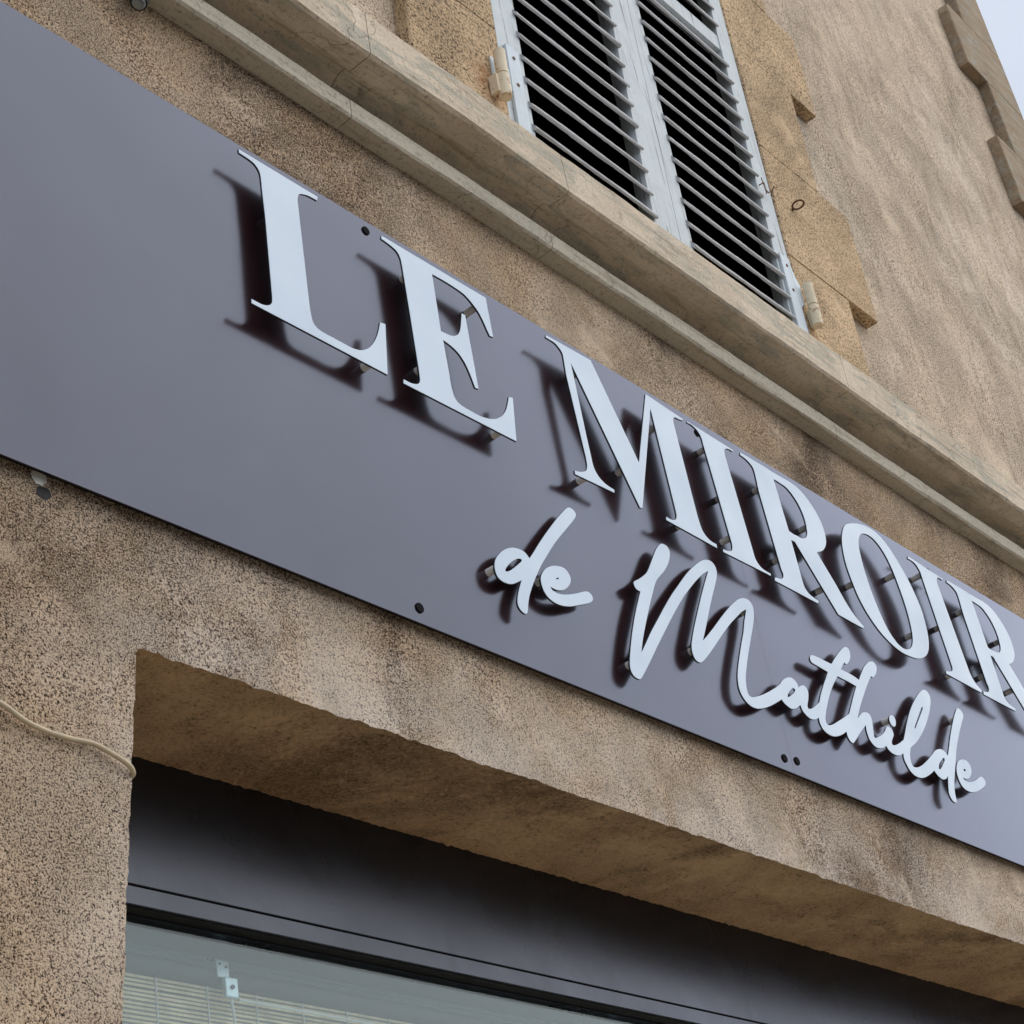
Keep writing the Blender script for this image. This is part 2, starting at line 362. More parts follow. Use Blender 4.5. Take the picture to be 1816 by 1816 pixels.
# side and back so that the house is a closed block
mb.quad((XR, 0, 0), (XR, -7, 0), (XR, -7, ZT), (XR, 0, ZT)); mb.quad((XL, 0, 0), (XL, 0, ZT), (XL, -7, ZT), (XL, -7, 0))
mb.quad((XL, -7, 0), (XL, -7, ZT), (XR, -7, ZT), (XR, -7, 0))
wall = add('wall', mb, 'wall', house)
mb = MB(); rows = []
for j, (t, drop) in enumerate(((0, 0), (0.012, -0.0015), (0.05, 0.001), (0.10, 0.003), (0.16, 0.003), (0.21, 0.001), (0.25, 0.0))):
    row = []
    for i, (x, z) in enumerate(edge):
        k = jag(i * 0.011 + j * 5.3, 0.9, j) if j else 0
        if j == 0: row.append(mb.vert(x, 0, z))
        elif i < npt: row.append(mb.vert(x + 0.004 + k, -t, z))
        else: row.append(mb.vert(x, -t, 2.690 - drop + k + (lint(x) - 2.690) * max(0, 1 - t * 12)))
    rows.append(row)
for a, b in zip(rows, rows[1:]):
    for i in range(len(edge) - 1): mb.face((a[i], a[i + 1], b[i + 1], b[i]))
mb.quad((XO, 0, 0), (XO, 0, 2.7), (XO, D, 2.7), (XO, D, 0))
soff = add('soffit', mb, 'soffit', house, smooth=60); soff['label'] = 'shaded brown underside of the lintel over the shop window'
# upper wall with the window opening
LEAN = 0.06; ZR = 4.2
WX0, WX1, WZ0, WZ1 = 2.335, 3.432, 4.0, 6.15
mb = MB()
def wx(x, z): return x + LEAN * (z - ZR)
q = lambda x0a, x0b, x1a, x1b, z0, z1: mb.quad((x0a, 0, z0), (x1a, 0, z0), (x1b, 0, z1), (x0b, 0, z1))
q(XL, XL, XR, XR, 3.90, WZ0)
q(XL, XL, wx(WX0, WZ0), wx(WX0, WZ1), WZ0, WZ1)
q(wx(WX1, WZ0), wx(WX1, WZ1), XR, XR, WZ0, WZ1)
q(XL, XL, XR, XR, WZ1, ZT)
mb.quad((XL, 0, ZT), (XR, 0, ZT), (XR, -7, ZT), (XL, -7, ZT))
add('upper_wall', mb, 'upper', house)
mb = MB(); mb.box(WX0 - 0.1, WX1 + 0.3, -0.40, -0.02, WZ0 - 0.05, WZ1 + 0.05); mb.f = [f for f, k in zip(mb.f, range(6)) if k != 1]; mb.mi = mb.mi[:5]
add('window_recess', mb, 'dark', house)  # painted black for the lack of light behind the slats

# string course: lower fillet, shaded cove, projecting slab, in separate stones
prof = [(-0.03, 3.852), (0.0340, 3.8535), (0.0385, 3.8580), (0.0390, 3.8930), (0.0360, 3.8985), (0.004, 3.901),
        (-0.004, 3.906), (-0.002, 3.950), (0.018, 3.968), (0.044, 3.970), (0.0475, 3.957), (0.050, 3.954), (0.094, 3.955), (0.100, 3.960), (0.100, 4.055), (0.095, 4.062), (-0.03, 4.075)]
bounds = [-2.2, -1.1, 0.0, 0.95, 1.816, 2.366, 3.4227, 4.47, 5.43, 6.235]
for i, (a, b) in enumerate(zip(bounds, bounds[1:])):
    mb = MB(); mb.sweep(prof, fr(a + 0.0009, b - 0.0009, 0.009), 0.0030, 3.1, seed=i * 0.06)
    add('cornice_stone', mb, 'cornice', house, smooth=24)

def slab(x0, x1, z0, z1, o, lean, zr, amp=0.0022):
    mb = MB(); ring = [(x, z0) for x in fr(x0, x1, 0.022)][:-1] + [(x1, z) for z in fr(z0, z1, 0.022)][:-1] + [(x, z1) for x in fr(x1, x0, -0.022)][:-1] + [(x0, z) for z in fr(z1, z0, -0.022)][:-1]
    F = []; E_ = []; B = []
    for x, z in ring:
        n = noise.noise(Vector((x * 23, z * 23, 1.7))) * amp + noise.noise(Vector((x * 71, z * 71, 4.7))) * amp * 0.6
        cut = max(0.0, noise.noise(Vector((x * 9, z * 9, 8.1))) - 0.38) * 0.035           # a knocked corner here and there
        cxm, czm = (x0 + x1) / 2, (z0 + z1) / 2
        dx = (-1 if x == x1 else 1 if x == x0 else 0); dz = (-1 if z == z1 else 1 if z == z0 else 0)
        a = abs(n) + cut
        xx, zz = x + dx * a, z + dz * a * 0.35
        xf, zf = xx + dx * 0.0035, zz + dz * 0.0015
        F.append(mb.vert(xf + lean * (zf - zr), o, zf)); E_.append(mb.vert(xx + lean * (zz - zr), o - 0.004, zz)); B.append(mb.vert(xx + lean * (zz - zr), 0.001, zz))
    n = len(ring); mb.face(F)
    for k in range(n):
        q_ = (k + 1) % n
        mb.face((F[k], F[q_], E_[q_], E_[k])); mb.face((E_[k], E_[q_], B[q_], B[k]))
    return mb
# window surround: alternating long and short blocks
def block(x0, x1, z0, z1, o=0.035):
    mb = slab(x0, x1, z0 + 0.0006, z1 - 0.0006, o + random.uniform(-0.0015, 0.0015), LEAN, ZR)
    return add('surround_stone', mb, 'ochre', house)
zb = [4.066, 4.432, 4.820, 5.215, 5.550, 5.900, 6.160]
for k, (a, b) in enumerate(zip(zb, zb[1:])):
    wide = k % 2
    block(3.4480, 3.740 + (0.150 if wide else 0) + 0.004 * (k % 3), a, b)
    block(2.030 - (0.150 if wide else 0), 2.3195, a, b)
mb = MB(); mb.box(1.88, 3.89, 0.001, 0.036, 6.161, 6.46, LEAN, ZR); add('surround_stone', mb, 'ochre', house, bevel=0.003)

# quoins at the house corner
zq = [4.08, 4.42, 4.76, 5.12, 5.52, 5.900, 6.245, 6.645, 6.995, 7.36, 7.72, 8.08, 8.44, 8.80, 9.16, 9.55]
for k, (a, b) in enumerate(zip(zq, zq[1:])):
    wide = (k % 2 == 1)
    mb = slab(5.725 if wide else 5.888, 6.212 + 0.003 * (k % 2), a + 0.0006, b - 0.0006, 0.044, 0.018, 6.4, 0.004)
    mb.box(6.2, 6.212, -0.3, 0.0005, a + 0.001, b - 0.001)
    add('quoin', mb, 'quoin', house)

# shutters
SO = 0.030
prof_s = [(0.0070, 0.0036), (0.0085, 0.0020), (0.0085, -0.0030), (0.0065, -0.0052), (0.0030, -0.0058), (-0.0225, 0.056), (-0.028, 0.060)]
def leaf(label, x0, x1, sl, sr, z0, rails, slz):
    mb = MB(); T = 0.034
    for a, b, k in ((x0, x0 + sl, 1), (x1 - sr, x1, 2)):
        # the stile, its inner edge notched at every slat
        zz = fr(4.080, 6.14, 0.012)
        for z_a, z_b in zip(zz, zz[1:]):
            ra = noise.noise(Vector((z_a * 15, x0, k))) * 0.0012; rb = noise.noise(Vector((z_b * 15, x0, k))) * 0.0012
            ia, ib = ra, rb
            A = [(a + (ia if k == 2 else ra * .5), z_a), (b + (ia if k == 1 else ra * .5), z_a), (b + (ib if k == 1 else rb * .5), z_b), (a + (ib if k == 2 else rb * .5), z_b)]
            F = [mb.vert(wx(x, z), SO, z) for x, z in A]; B = [mb.vert(wx(x, z), SO - T, z) for x, z in A]
            mb.face(F); mb.face(B[::-1]); mb.face((F[0], B[0], B[3], F[3])); mb.face((F[1], F[2], B[2], B[1]))
    for za, zb_ in rails: mb.box(x0 + sl - 0.001, x1 - sr + 0.001, SO - T + 0.002, SO - 0.003, za, zb_, LEAN, ZR)
    sh = add('shutter', mb, 'paint', house); sh['label'] = label
    a, b = x0 + sl, x1 - sr
    mbs = MB(); Lh = (b - a) / 2 + 0.006
    for i, (z, tilt) in enumerate(slz):
        mbs = MB(); mbs.sweep([(o + SO, zz + z) for o, zz in prof_s], fr(wx((a + b) / 2, z) - Lh, wx((a + b) / 2, z) + Lh, 0.012), 0.0021, 7.0, seed=i * 1.7 + x0)
        s = add('slat', mbs, 'slat', sh, smooth=18)
        s.rotation_euler = (0, tilt, 0)
    return sh
def slats(z0, p): return [(z0 + p * k + random.uniform(-0.003, 0.003), random.uniform(-0.006, 0.006)) for k in range(14)] + [(5.235 + p * k, random.uniform(-0.004, 0.004)) for k in range(13)]
shL = leaf('left louvred shutter leaf with weathered pale blue paint', 2.322, 2.9145, 0.083, 0.097, 4.197, [(4.082, 4.165), (5.140, 5.197), (6.08, 6.14)], slats(4.197, 0.0692))
shR = leaf('right louvred shutter leaf with weathered pale blue paint', 2.9165, 3.4455, 0.050, 0.066, 4.187, [(4.082, 4.165), (5.140, 5.197), (6.08, 6.14)], slats(4.187, 0.0683))

def hinge(sh, px0, px1, cxx, arm, label):
    mb = MB(); mb.box(px0, px1, SO + 0.0005, SO + 0.008, 4.085, 4.405, LEAN, ZR)
    pl = add('hinge_strap', mb, 'iron', sh, bevel=0.001)
    mb = MB(); a0, a1 = sorted((cxx, px1 if arm > 0 else px0))
    if arm > 0:
        prf = [(px1 - 0.004, 4.395), (px1 + 0.010, 4.345), (px1 + 0.018, 4.333), (cxx, 4.330), (cxx, 4.262), (px1 + 0.012, 4.262), (px1 - 0.002, 4.245), (px1 - 0.006, 4.10)]
        prf = [(x, z) for x, z in prf]
        F = [mb.vert(x + (0.008 if z > 4.3 else 0.004), SO + 0.0085, z) for x, z in prf]; B = [mb.vert(x + (0.008 if z > 4.3 else 0.004), SO + 0.0005, z) for x, z in prf]
        mb.face(F); mb.face(B[::-1])
        for k in range(len(F)): mb.face((F[k], B[k], B[(k + 1) % len(F)], F[(k + 1) % len(F)]))
    else: mb.box(cxx, px0 + 0.004, SO + 0.001, SO + 0.006, 4.262, 4.325, LEAN, ZR)
    add('hinge_arm', mb, 'iron', sh)
    mb = MB(); oc = 0.056
    mb.cyl((cxx + 0.0075, oc, 4.2545), (cxx + 0.012, oc, 4.322), 0.0128, 20); mb.cyl((cxx + 0.012, oc, 4.322), (cxx + 0.0123, oc, 4.326), 0.0128, 20, 0.008)
    add('knuckle', mb, 'cream', sh, smooth=40)
    mb = MB(); mb.cyl((cxx + 0.003, oc, 4.190), (cxx + 0.0072, oc, 4.2505), 0.0136, 20)
    d = -1 if arm < 0 else 1
    mb.box(min(cxx + 0.004, cxx + 0.004 + d * 0.020), max(cxx + 0.004, cxx + 0.004 + d * 0.020), 0.036, 0.056, 4.198, 4.246)
    add('hinge_pin', mb, 'cream', sh, smooth=40)
    for zz in (4.372, 4.292):
        mb = MB(); xx = wx((px0 + px1) / 2, zz); mb.cyl((xx, SO + 0.0075, zz), (xx, SO + 0.0098, zz), 0.0042, 10); add('bolt', mb, 'rust', sh)
hinge(shL, 2.340, 2.381, 2.279, -1, 'hinge')
hinge(shR, 3.390, 3.434, 3.455, 1, 'hinge')
# hook on the right leaf
mb = MB(); mb.tube([(3.417, 0.031, 4.640), (3.412, 0.047, 4.634), (3.403, 0.050, 4.603), (3.412, 0.051, 4.596), (3.440, 0.051, 4.624), (3.447, 0.050, 4.630)], 0.0017, 7)
mb.tube([(3.437, 0.046, 4.606), (3.447, 0.050, 4.630), (3.456, 0.052, 4.642)], 0.0022, 7); mb.tube([(3.398, 0.05, 4.640), (3.403, 0.05, 4.603), (3.402, 0.05, 4.588)], 0.0014, 6)
add('hook', mb, 'rust', shR, smooth=60)
# ring driven into the surround
mb = MB(); c0 = Vector((3.566, 0.055, 4.642)); pts = []
for k in range(21):
    t = 2 * math.pi * k / 20; pts.append(c0 + Vector((math.cos(t) * 0.0155, math.sin(t) * 0.0155, math.sin(t) * 0.0155 * 0.15)))
mb.tube(pts, 0.0027, 8); mb.tube([c0 + Vector((0, -0.022, -0.002)), c0 + Vector((-0.002, -0.012, -0.009))], 0.0032, 8)
tag(add('eye_bolt', mb, 'rust', smooth=60), 'small rusty ring screwed into the ochre window surround right of the shutters', 'ring')

# ------------------------------------------------------------------ shop window under the lintel
XJ = 1.20
fas = MB(); fas.box(XJ, XO + 0.05, -0.36, -0.2502, 2.5056, 2.75)
fa = add('fascia', fas, 'fascia', house, bevel=0.0015); fa['label'] = 'dark satin fascia board above the shop window'
mb = MB(); mb.box(XJ, XO + 0.05, -0.36, -0.2515, 2.4785, 2.5048); add('lower_fascia_strip', mb, 'fascia', fa, bevel=0.0012)
mb = MB(); mb.box(XJ, XO + 0.05, -0.355, -0.256, 2.4770, 2.4786); mb.box(XJ, XO + 0.05, -0.33, -0.27, 2.5046, 2.5064); add('dark_underside_joint', mb, 'black', fa)  # black sheet paints in the box's dark underside and backs the joint
win = MB(); win.box(XJ, XO + 0.05, -0.30, -0.2745, 2.4742, 2.4768); win.box(XJ, 1.27, -0.30, -0.27, 0.4, 2.4735); win.box(XO - 0.06, XO, -0.30, -0.27, 0.4, 2.4735); win.box(XJ, XO, -0.30, -0.20, 0.0, 0.4)
wn = add('shop_window', win, 'fascia', house)
mb = MB(); mb.box(1.271, XO - 0.061, -0.2815, -0.2775, 0.401, 2.4740); add('glass_pane', mb, 'glass', wn)
# room behind the glass
mb = MB(); mb.box(XL + 0.1, XR - 0.1, -3.5, -0.37, 0.01, 2.80); room = add('room', mb, 'inner', house)
mb = MB(); mb.box(XJ, XO + 0.05, -0.372, -0.362, 2.4765, 2.84)
hd = add('head_board', mb, 'inner', house); hd['label'] = 'pale board inside the shop above the window'

# woven blind behind the glass
bl = thing('woven_blind', (3.2, 0.345, 2.1), 'rolled straw slat blind hanging inside the shop window', 'blind')
BO = -0.345
mb = MB(); mb.cyl((1.22, BO, 2.4435), (5.20, BO, 2.4405), 0.0135, 18); add('roll', mb, 'tube', bl, smooth=50)
sm = None
for k in range(44):
    z = 2.4265 - 0.0062 * k
    if sm is None:
        mb = MB(); mb.box(1.23, 5.19, BO - 0.003, BO - 0.0005, z - 0.0019, z + 0.0016); s0 = add('slat', mb, 'bamboo', bl); sm = s0
    else:
        s = sm.copy(); COL.objects.link(s); s.location = sm.location + Vector((0, random.uniform(-0.0008, 0.0008), -0.0062 * k)); s.rotation_euler = (0, random.uniform(-0.0003, 0.0003), 0)
for k in range(38):
    x = 1.518 + 0.0905 * k
    mb = MB(); mb.tube([(x + 0.0009 * (-1) ** j, BO + 0.0012 + 0.001 * (j % 2), 2.428 - 0.0062 * j) for j in range(46)], 0.0011, 5); add('stitch_cord', mb, 'cord', bl)
mb = MB(); mb.tube([(1.745, BO + 0.014, 2.4115), (2.4, BO + 0.014, 2.4075), (3.4, BO + 0.014, 2.404), (5.1, BO + 0.014, 2.400)], 0.0017, 6); add('pull_cord', mb, 'cord', bl)
for bx in (1.715, 2.62, 3.55):
    mb = MB(); mb.box(bx - 0.010, bx + 0.012, BO + 0.0145, BO + 0.0175, 2.438, 2.462); br = add('bracket', mb, 'zinc', bl, bevel=0.0008)
    mb = MB(); mb.box(bx - 0.003, bx + 0.021, BO + 0.0165, BO + 0.0245, 2.408, 2.4375); add('pulley_case', mb, 'zinc', br, bevel=0.002)
    mb = MB(); mb.cyl((bx + 0.009, BO + 0.0245, 2.423), (bx + 0.009, BO + 0.027, 2.423), 0.0032, 10); mb.cyl((bx + 0.006, BO + 0.0175, 2.4535), (bx + 0.006, BO + 0.019, 2.4535), 0.0022, 8); mb.cyl((bx - 0.005, BO + 0.0175, 2.4565), (bx - 0.005, BO + 0.019, 2.4565), 0.0022, 8); add('rivet', mb, 'tube', br)
    mb = MB(); mb.tube([(bx + 0.010, BO + 0.020, 2.408), (bx + 0.015, BO + 0.020, 2.36), (bx + 0.017, BO + 0.020, 2.10)], 0.0019, 6); add('drop_cord', mb, 'cord', br)
    mb = MB(); mb.tube([(bx - 0.010, -0.350, 2.500), (bx - 0.013, -0.349, 2.492), (bx - 0.004, -0.349, 2.486), (bx + 0.001, -0.349, 2.494), (bx + 0.006, -0.349, 2.502)], 0.0013, 6); mb.tube([(bx - 0.004, -0.349, 2.486), (bx - 0.007, -0.349, 2.470), (bx + 0.004, -0.349, 2.469), (bx - 0.001, -0.349, 2.485)], 0.0013, 6)
    add('wire_hook', mb, 'tube', br)

# ------------------------------------------------------------------ the shop sign
PF = 0.016                                  # face of the sign board; the letters stand off it on spacers
sign = thing('shop_sign', (2.842, 0, 2.87), 'long dark satin sign board with raised white letters reading LE MIROIR de Mathilde', 'sign')
def ztop(x): return 3.6400 + 0.0041 * (x - 1.12)
for a, b in ((0.64, 2.84165), (2.84195, 5.04)):
    mb = MB()
    i = [mb.vert(x, o, z) for o in (PF - 0.003, PF) for x, z in ((a, 2.8708), (b, 2.8708), (b, ztop(b)), (a, ztop(a)))]
    for q_ in ((0, 1, 2, 3), (4, 5, 6, 7), (0, 1, 5, 4), (1, 2, 6, 5), (2, 3, 7, 6), (3, 0, 4, 7)): mb.face([i[k] for k in q_])
    add('panel', mb, 'panel', sign, bevel=0.0002)
mb = MB(); mb.box(0.66, 5.02, 0.0006, PF - 0.0034, 2.8790, 2.915); mb.box(0.66, 5.02, 0.0006, PF - 0.0034, 3.590, 3.630); mb.box(0.66, 0.70, 0.0006, PF - 0.0034, 2.9155, 3.5895); mb.box(4.98, 5.02, 0.0006, PF - 0.0034, 2.9155, 3.5895)
add('batten', mb, 'black', sign)  # battens coloured black to paint in the shadow gap behind the board
for x, z in ((1.8334, 3.6197), (2.794, 3.6139), (3.76, 3.616), (0.88, 3.616), (4.76, 3.62), (1.8306, 2.8963), (2.8167, 2.8955), (2.8614, 2.9007), (3.84, 2.899), (0.88, 2.897)):
    mb = MB(); mb.cyl((x, PF - 0.0005, z), (x, PF + 0.0022, z), 0.0086, 18, 0.0080); add('screw', mb, 'screw', sign, smooth=40)

LET = [
    ('L', 'white serif capital L', [[(1.5214,3.5918,1),(1.6903,3.5919,1),(1.688,3.5827,1),(1.6787,3.5822,0),(1.6662,3.5809,0),(1.6555,3.5772,0),(1.649,3.5738,0),(1.6441,3.5671,0),(1.6417,3.556,1),(1.6401,3.3826,1),(1.6399,3.3447,0),(1.6408,3.329,0),(1.6429,3.3159,0),(1.6497,3.3086,0),(1.6591,3.3061,0),(1.6728,3.3056,1),(1.7025,3.3057,1),(1.7185,3.3053,0),(1.7308,3.3067,0),(1.7457,3.3111,0),(1.7619,3.3223,0),(1.7745,3.3365,0),(1.7859,3.3548,0),(1.7942,3.3736,0),(1.8006,3.3925,1),(1.8133,3.395,1),(1.8004,3.2888,1),(1.5158,3.2875,1),(1.5163,3.296,1),(1.5276,3.296,0),(1.5368,3.2963,0),(1.5463,3.299,0),(1.5543,3.3042,0),(1.5587,3.3108,0),(1.5602,3.3203,1),(1.564,3.4814,1),(1.5635,3.528,0),(1.5637,3.5472,0),(1.5634,3.5623,0),(1.5606,3.5722,0),(1.5528,3.58,0),(1.5415,3.5828,0),(1.5301,3.5836,0),(1.5215,3.5842,1)]]),
    ('E', 'white serif capital E', [[(1.8374,3.5919,1),(2.1007,3.5943,1),(2.1015,3.5072,1),(2.092,3.5057,1),(2.0862,3.5181,0),(2.0797,3.5333,0),(2.0707,3.5482,0),(2.0563,3.5605,0),(2.0411,3.5692,0),(2.0248,3.5722,0),(2.0035,3.5735,0),(1.9798,3.5735,0),(1.9573,3.5725,1),(1.9555,3.4505,1),(1.9695,3.4515,0),(1.9815,3.4534,0),(1.9917,3.4579,0),(2.0016,3.466,0),(2.0087,3.4774,0),(2.0148,3.4953,0),(2.0218,3.5208,1),(2.031,3.5214,1),(2.032,3.3655,1),(2.023,3.3639,1),(2.0178,3.3811,0),(2.0103,3.4008,0),(2.0014,3.4141,0),(1.9905,3.4235,0),(1.9743,3.4294,0),(1.9575,3.4321,1),(1.9587,3.3602,1),(1.9583,3.345,0),(1.9591,3.3322,0),(1.962,3.3185,0),(1.9694,3.3106,0),(1.9813,3.3075,0),(1.9996,3.307,0),(2.018,3.3066,0),(2.0373,3.3093,0),(2.055,3.3144,0),(2.0712,3.3229,0),(2.0859,3.335,0),(2.0978,3.3498,0),(2.1068,3.3672,0),(2.1144,3.3861,1),(2.126,3.3893,1),(2.1128,3.2931,1),(1.8361,3.2888,1),(1.8377,3.2976,1),(1.8467,3.2977,0),(1.8575,3.2985,0),(1.8691,3.3024,0),(1.8761,3.3078,0),(1.8793,3.3166,0),(1.8802,3.3392,1),(1.8796,3.4928,1),(1.8791,3.534,0),(1.8789,3.5518,0),(1.8771,3.5668,0),(1.8699,3.577,0),(1.8572,3.5812,0),(1.8441,3.5831,0),(1.835,3.5841,1)]]),
    ('M', 'white serif capital M', [[(2.2679,3.5928,1),(2.401,3.5978,1),(2.4912,3.4032,1),(2.5736,3.5966,1),(2.6972,3.5897,1),(2.6939,3.585,1),(2.6804,3.5825,0),(2.6707,3.5817,0),(2.6637,3.5799,0),(2.658,3.574,0),(2.655,3.5616,1),(2.6604,3.3497,1),(2.6623,3.3337,0),(2.6661,3.3184,0),(2.6751,3.3092,0),(2.6885,3.3037,0),(2.707,3.303,1),(2.7056,3.2936,1),(2.5414,3.2962,1),(2.5436,3.3046,1),(2.5572,3.3041,0),(2.5699,3.3068,0),(2.5786,3.3131,0),(2.5828,3.3229,0),(2.5834,3.3375,1),(2.5791,3.564,1),(2.4676,3.2948,1),(2.4595,3.2918,1),(2.331,3.5587,1),(2.3319,3.384,1),(2.3327,3.3582,0),(2.3332,3.3365,0),(2.3363,3.3238,0),(2.3463,3.312,0),(2.3631,3.3047,0),(2.3856,3.3026,1),(2.3842,3.2951,1),(2.2698,3.2896,1),(2.2703,3.2979,1),(2.2819,3.3002,0),(2.2965,3.3056,0),(2.308,3.3135,0),(2.3138,3.3267,0),(2.315,3.343,1),(2.3072,3.5192,1),(2.3092,3.5518,0),(2.3097,3.569,0),(2.304,3.578,0),(2.2923,3.5853,0),(2.2764,3.5862,0),(2.2651,3.5861,1)]]),
    ('I', 'first white serif capital I', [[(2.7113,3.591,1),(2.8731,3.5878,1),(2.8692,3.583,1),(2.8599,3.5833,0),(2.8491,3.5816,0),(2.8409,3.5778,0),(2.8343,3.5709,0),(2.832,3.5586,1),(2.846,3.3375,1),(2.8467,3.3228,0),(2.8522,3.3119,0),(2.8627,3.3049,0),(2.8766,3.3022,0),(2.895,3.302,1),(2.8936,3.2962,1),(2.7259,3.2925,1),(2.7278,3.3,1),(2.7424,3.301,0),(2.755,3.3048,0),(2.7633,3.3115,0),(2.7678,3.3257,0),(2.7669,3.3402,1),(2.7553,3.5162,1),(2.7526,3.5531,0),(2.7517,3.5685,0),(2.7445,3.5802,0),(2.7322,3.5863,0),(2.7198,3.5878,0),(2.7092,3.5867,1)]]),
    ('R', 'first white serif capital R', [[(2.9018,3.5941,1),(2.9789,3.595,0),(3.032,3.5939,0),(3.0874,3.5956,0),(3.1226,3.5915,0),(3.1473,3.5796,0),(3.1663,3.563,0),(3.1807,3.5446,0),(3.1892,3.5217,0),(3.19,3.4985,0),(3.1842,3.4777,0),(3.1733,3.4621,0),(3.1548,3.4463,0),(3.126,3.4321,1),(3.1746,3.3696,1),(3.1964,3.3361,0),(3.2137,3.317,0),(3.2304,3.3043,0),(3.2502,3.2926,1),(3.2449,3.2871,1),(3.1459,3.2887,1),(3.038,3.4266,1),(3.0234,3.4259,1),(3.0242,3.3339,1),(3.0255,3.3168,0),(3.0333,3.3062,0),(3.0484,3.3003,0),(3.072,3.2971,1),(3.0668,3.2895,1),(2.9049,3.2894,1),(2.9093,3.2984,1),(2.9232,3.3009,0),(2.9344,3.3032,0),(2.9442,3.3102,0),(2.948,3.319,0),(2.9453,3.3289,1),(2.9376,3.5106,1),(2.9411,3.5578,0),(2.9394,3.571,0),(2.9304,3.579,0),(2.9153,3.5845,0),(2.897,3.5863,1)],[(3.0185,3.5745,1),(3.0418,3.5742,0),(3.0663,3.572,0),(3.0841,3.5624,0),(3.0996,3.5472,0),(3.1094,3.5274,0),(3.1125,3.5052,0),(3.1094,3.4832,0),(3.105,3.4701,0),(3.0927,3.4564,0),(3.0748,3.4488,0),(3.0563,3.4479,0),(3.0379,3.4469,0),(3.0244,3.4488,1)]]),
    ('O', 'white serif capital O', [[(3.3279,3.578,0),(3.3005,3.5623,0),(3.281,3.5395,0),(3.2658,3.5126,0),(3.2557,3.4805,0),(3.2518,3.444,0),(3.2569,3.4063,0),(3.2684,3.3664,0),(3.2905,3.3324,0),(3.3233,3.3039,0),(3.3618,3.2862,0),(3.4016,3.2776,0),(3.4428,3.2784,0),(3.4789,3.284,0),(3.5107,3.2961,0),(3.5371,3.3133,0),(3.5558,3.3353,0),(3.5691,3.363,0),(3.577,3.3966,0),(3.5793,3.436,0),(3.5721,3.4702,0),(3.5575,3.5071,0),(3.534,3.5437,0),(3.5017,3.5796,0),(3.4617,3.6002,0),(3.4172,3.6026,0),(3.3721,3.5942,0)],[(3.381,3.5709,0),(3.3618,3.5567,0),(3.3482,3.5373,0),(3.3398,3.5078,0),(3.336,3.4635,0),(3.3379,3.4194,0),(3.3466,3.3732,0),(3.3594,3.3357,0),(3.3778,3.3093,0),(3.402,3.2937,0),(3.4298,3.2924,0),(3.4561,3.3031,0),(3.476,3.323,0),(3.4892,3.3527,0),(3.496,3.3927,0),(3.4969,3.4336,0),(3.4926,3.4732,0),(3.4847,3.5144,0),(3.4686,3.5481,0),(3.4427,3.571,0),(3.4129,3.5776,0)]]),
    ('I2', 'second white serif capital I', [[(3.5951,3.5868,1),(3.7629,3.5814,1),(3.7554,3.5763,1),(3.742,3.5769,0),(3.7315,3.5747,0),(3.7225,3.5653,0),(3.719,3.5526,1),(3.7415,3.3485,1),(3.743,3.3319,0),(3.7473,3.3163,0),(3.7579,3.3036,0),(3.7694,3.296,0),(3.7817,3.2898,1),(3.7739,3.2824,1),(3.6077,3.2836,1),(3.6099,3.2913,1),(3.6248,3.2944,0),(3.638,3.2981,0),(3.6495,3.305,0),(3.6532,3.3144,1),(3.64,3.5438,1),(3.6393,3.5587,0),(3.6352,3.5674,0),(3.6246,3.5764,0),(3.6088,3.5797,0),(3.5917,3.5788,1)]]),
    ('R2', 'last white serif capital R', [[(3.7828,3.5857,1),(3.8599,3.5866,0),(3.913,3.5855,0),(3.9684,3.5872,0),(4.0036,3.5831,0),(4.0283,3.5712,0),(4.0473,3.5546,0),(4.0617,3.5362,0),(4.0702,3.5133,0),(4.071,3.4901,0),(4.0652,3.4693,0),(4.0543,3.4537,0),(4.0358,3.4379,0),(4.007,3.4237,1),(4.0556,3.3612,1),(4.0774,3.3277,0),(4.0947,3.3086,0),(4.1114,3.2959,0),(4.1312,3.2842,1),(4.1259,3.2787,1),(4.0269,3.2803,1),(3.919,3.4182,1),(3.9044,3.4175,1),(3.9052,3.3255,1),(3.9065,3.3084,0),(3.9143,3.2978,0),(3.9294,3.2919,0),(3.953,3.2887,1),(3.9478,3.2811,1),(3.7859,3.281,1),(3.7903,3.29,1),(3.8042,3.2925,0),(3.8154,3.2948,0),(3.8252,3.3018,0),(3.829,3.3106,0),(3.8263,3.3205,1),(3.8186,3.5022,1),(3.8221,3.5494,0),(3.8204,3.5626,0),(3.8114,3.5706,0),(3.7963,3.5761,0),(3.778,3.5779,1)],[(3.8995,3.5661,1),(3.9228,3.5658,0),(3.9473,3.5636,0),(3.9651,3.554,0),(3.9806,3.5388,0),(3.9904,3.519,0),(3.9935,3.4968,0),(3.9904,3.4748,0),(3.986,3.4617,0),(3.9737,3.448,0),(3.9558,3.4404,0),(3.9373,3.4395,0),(3.9189,3.4385,0),(3.9054,3.4404,1)]]),
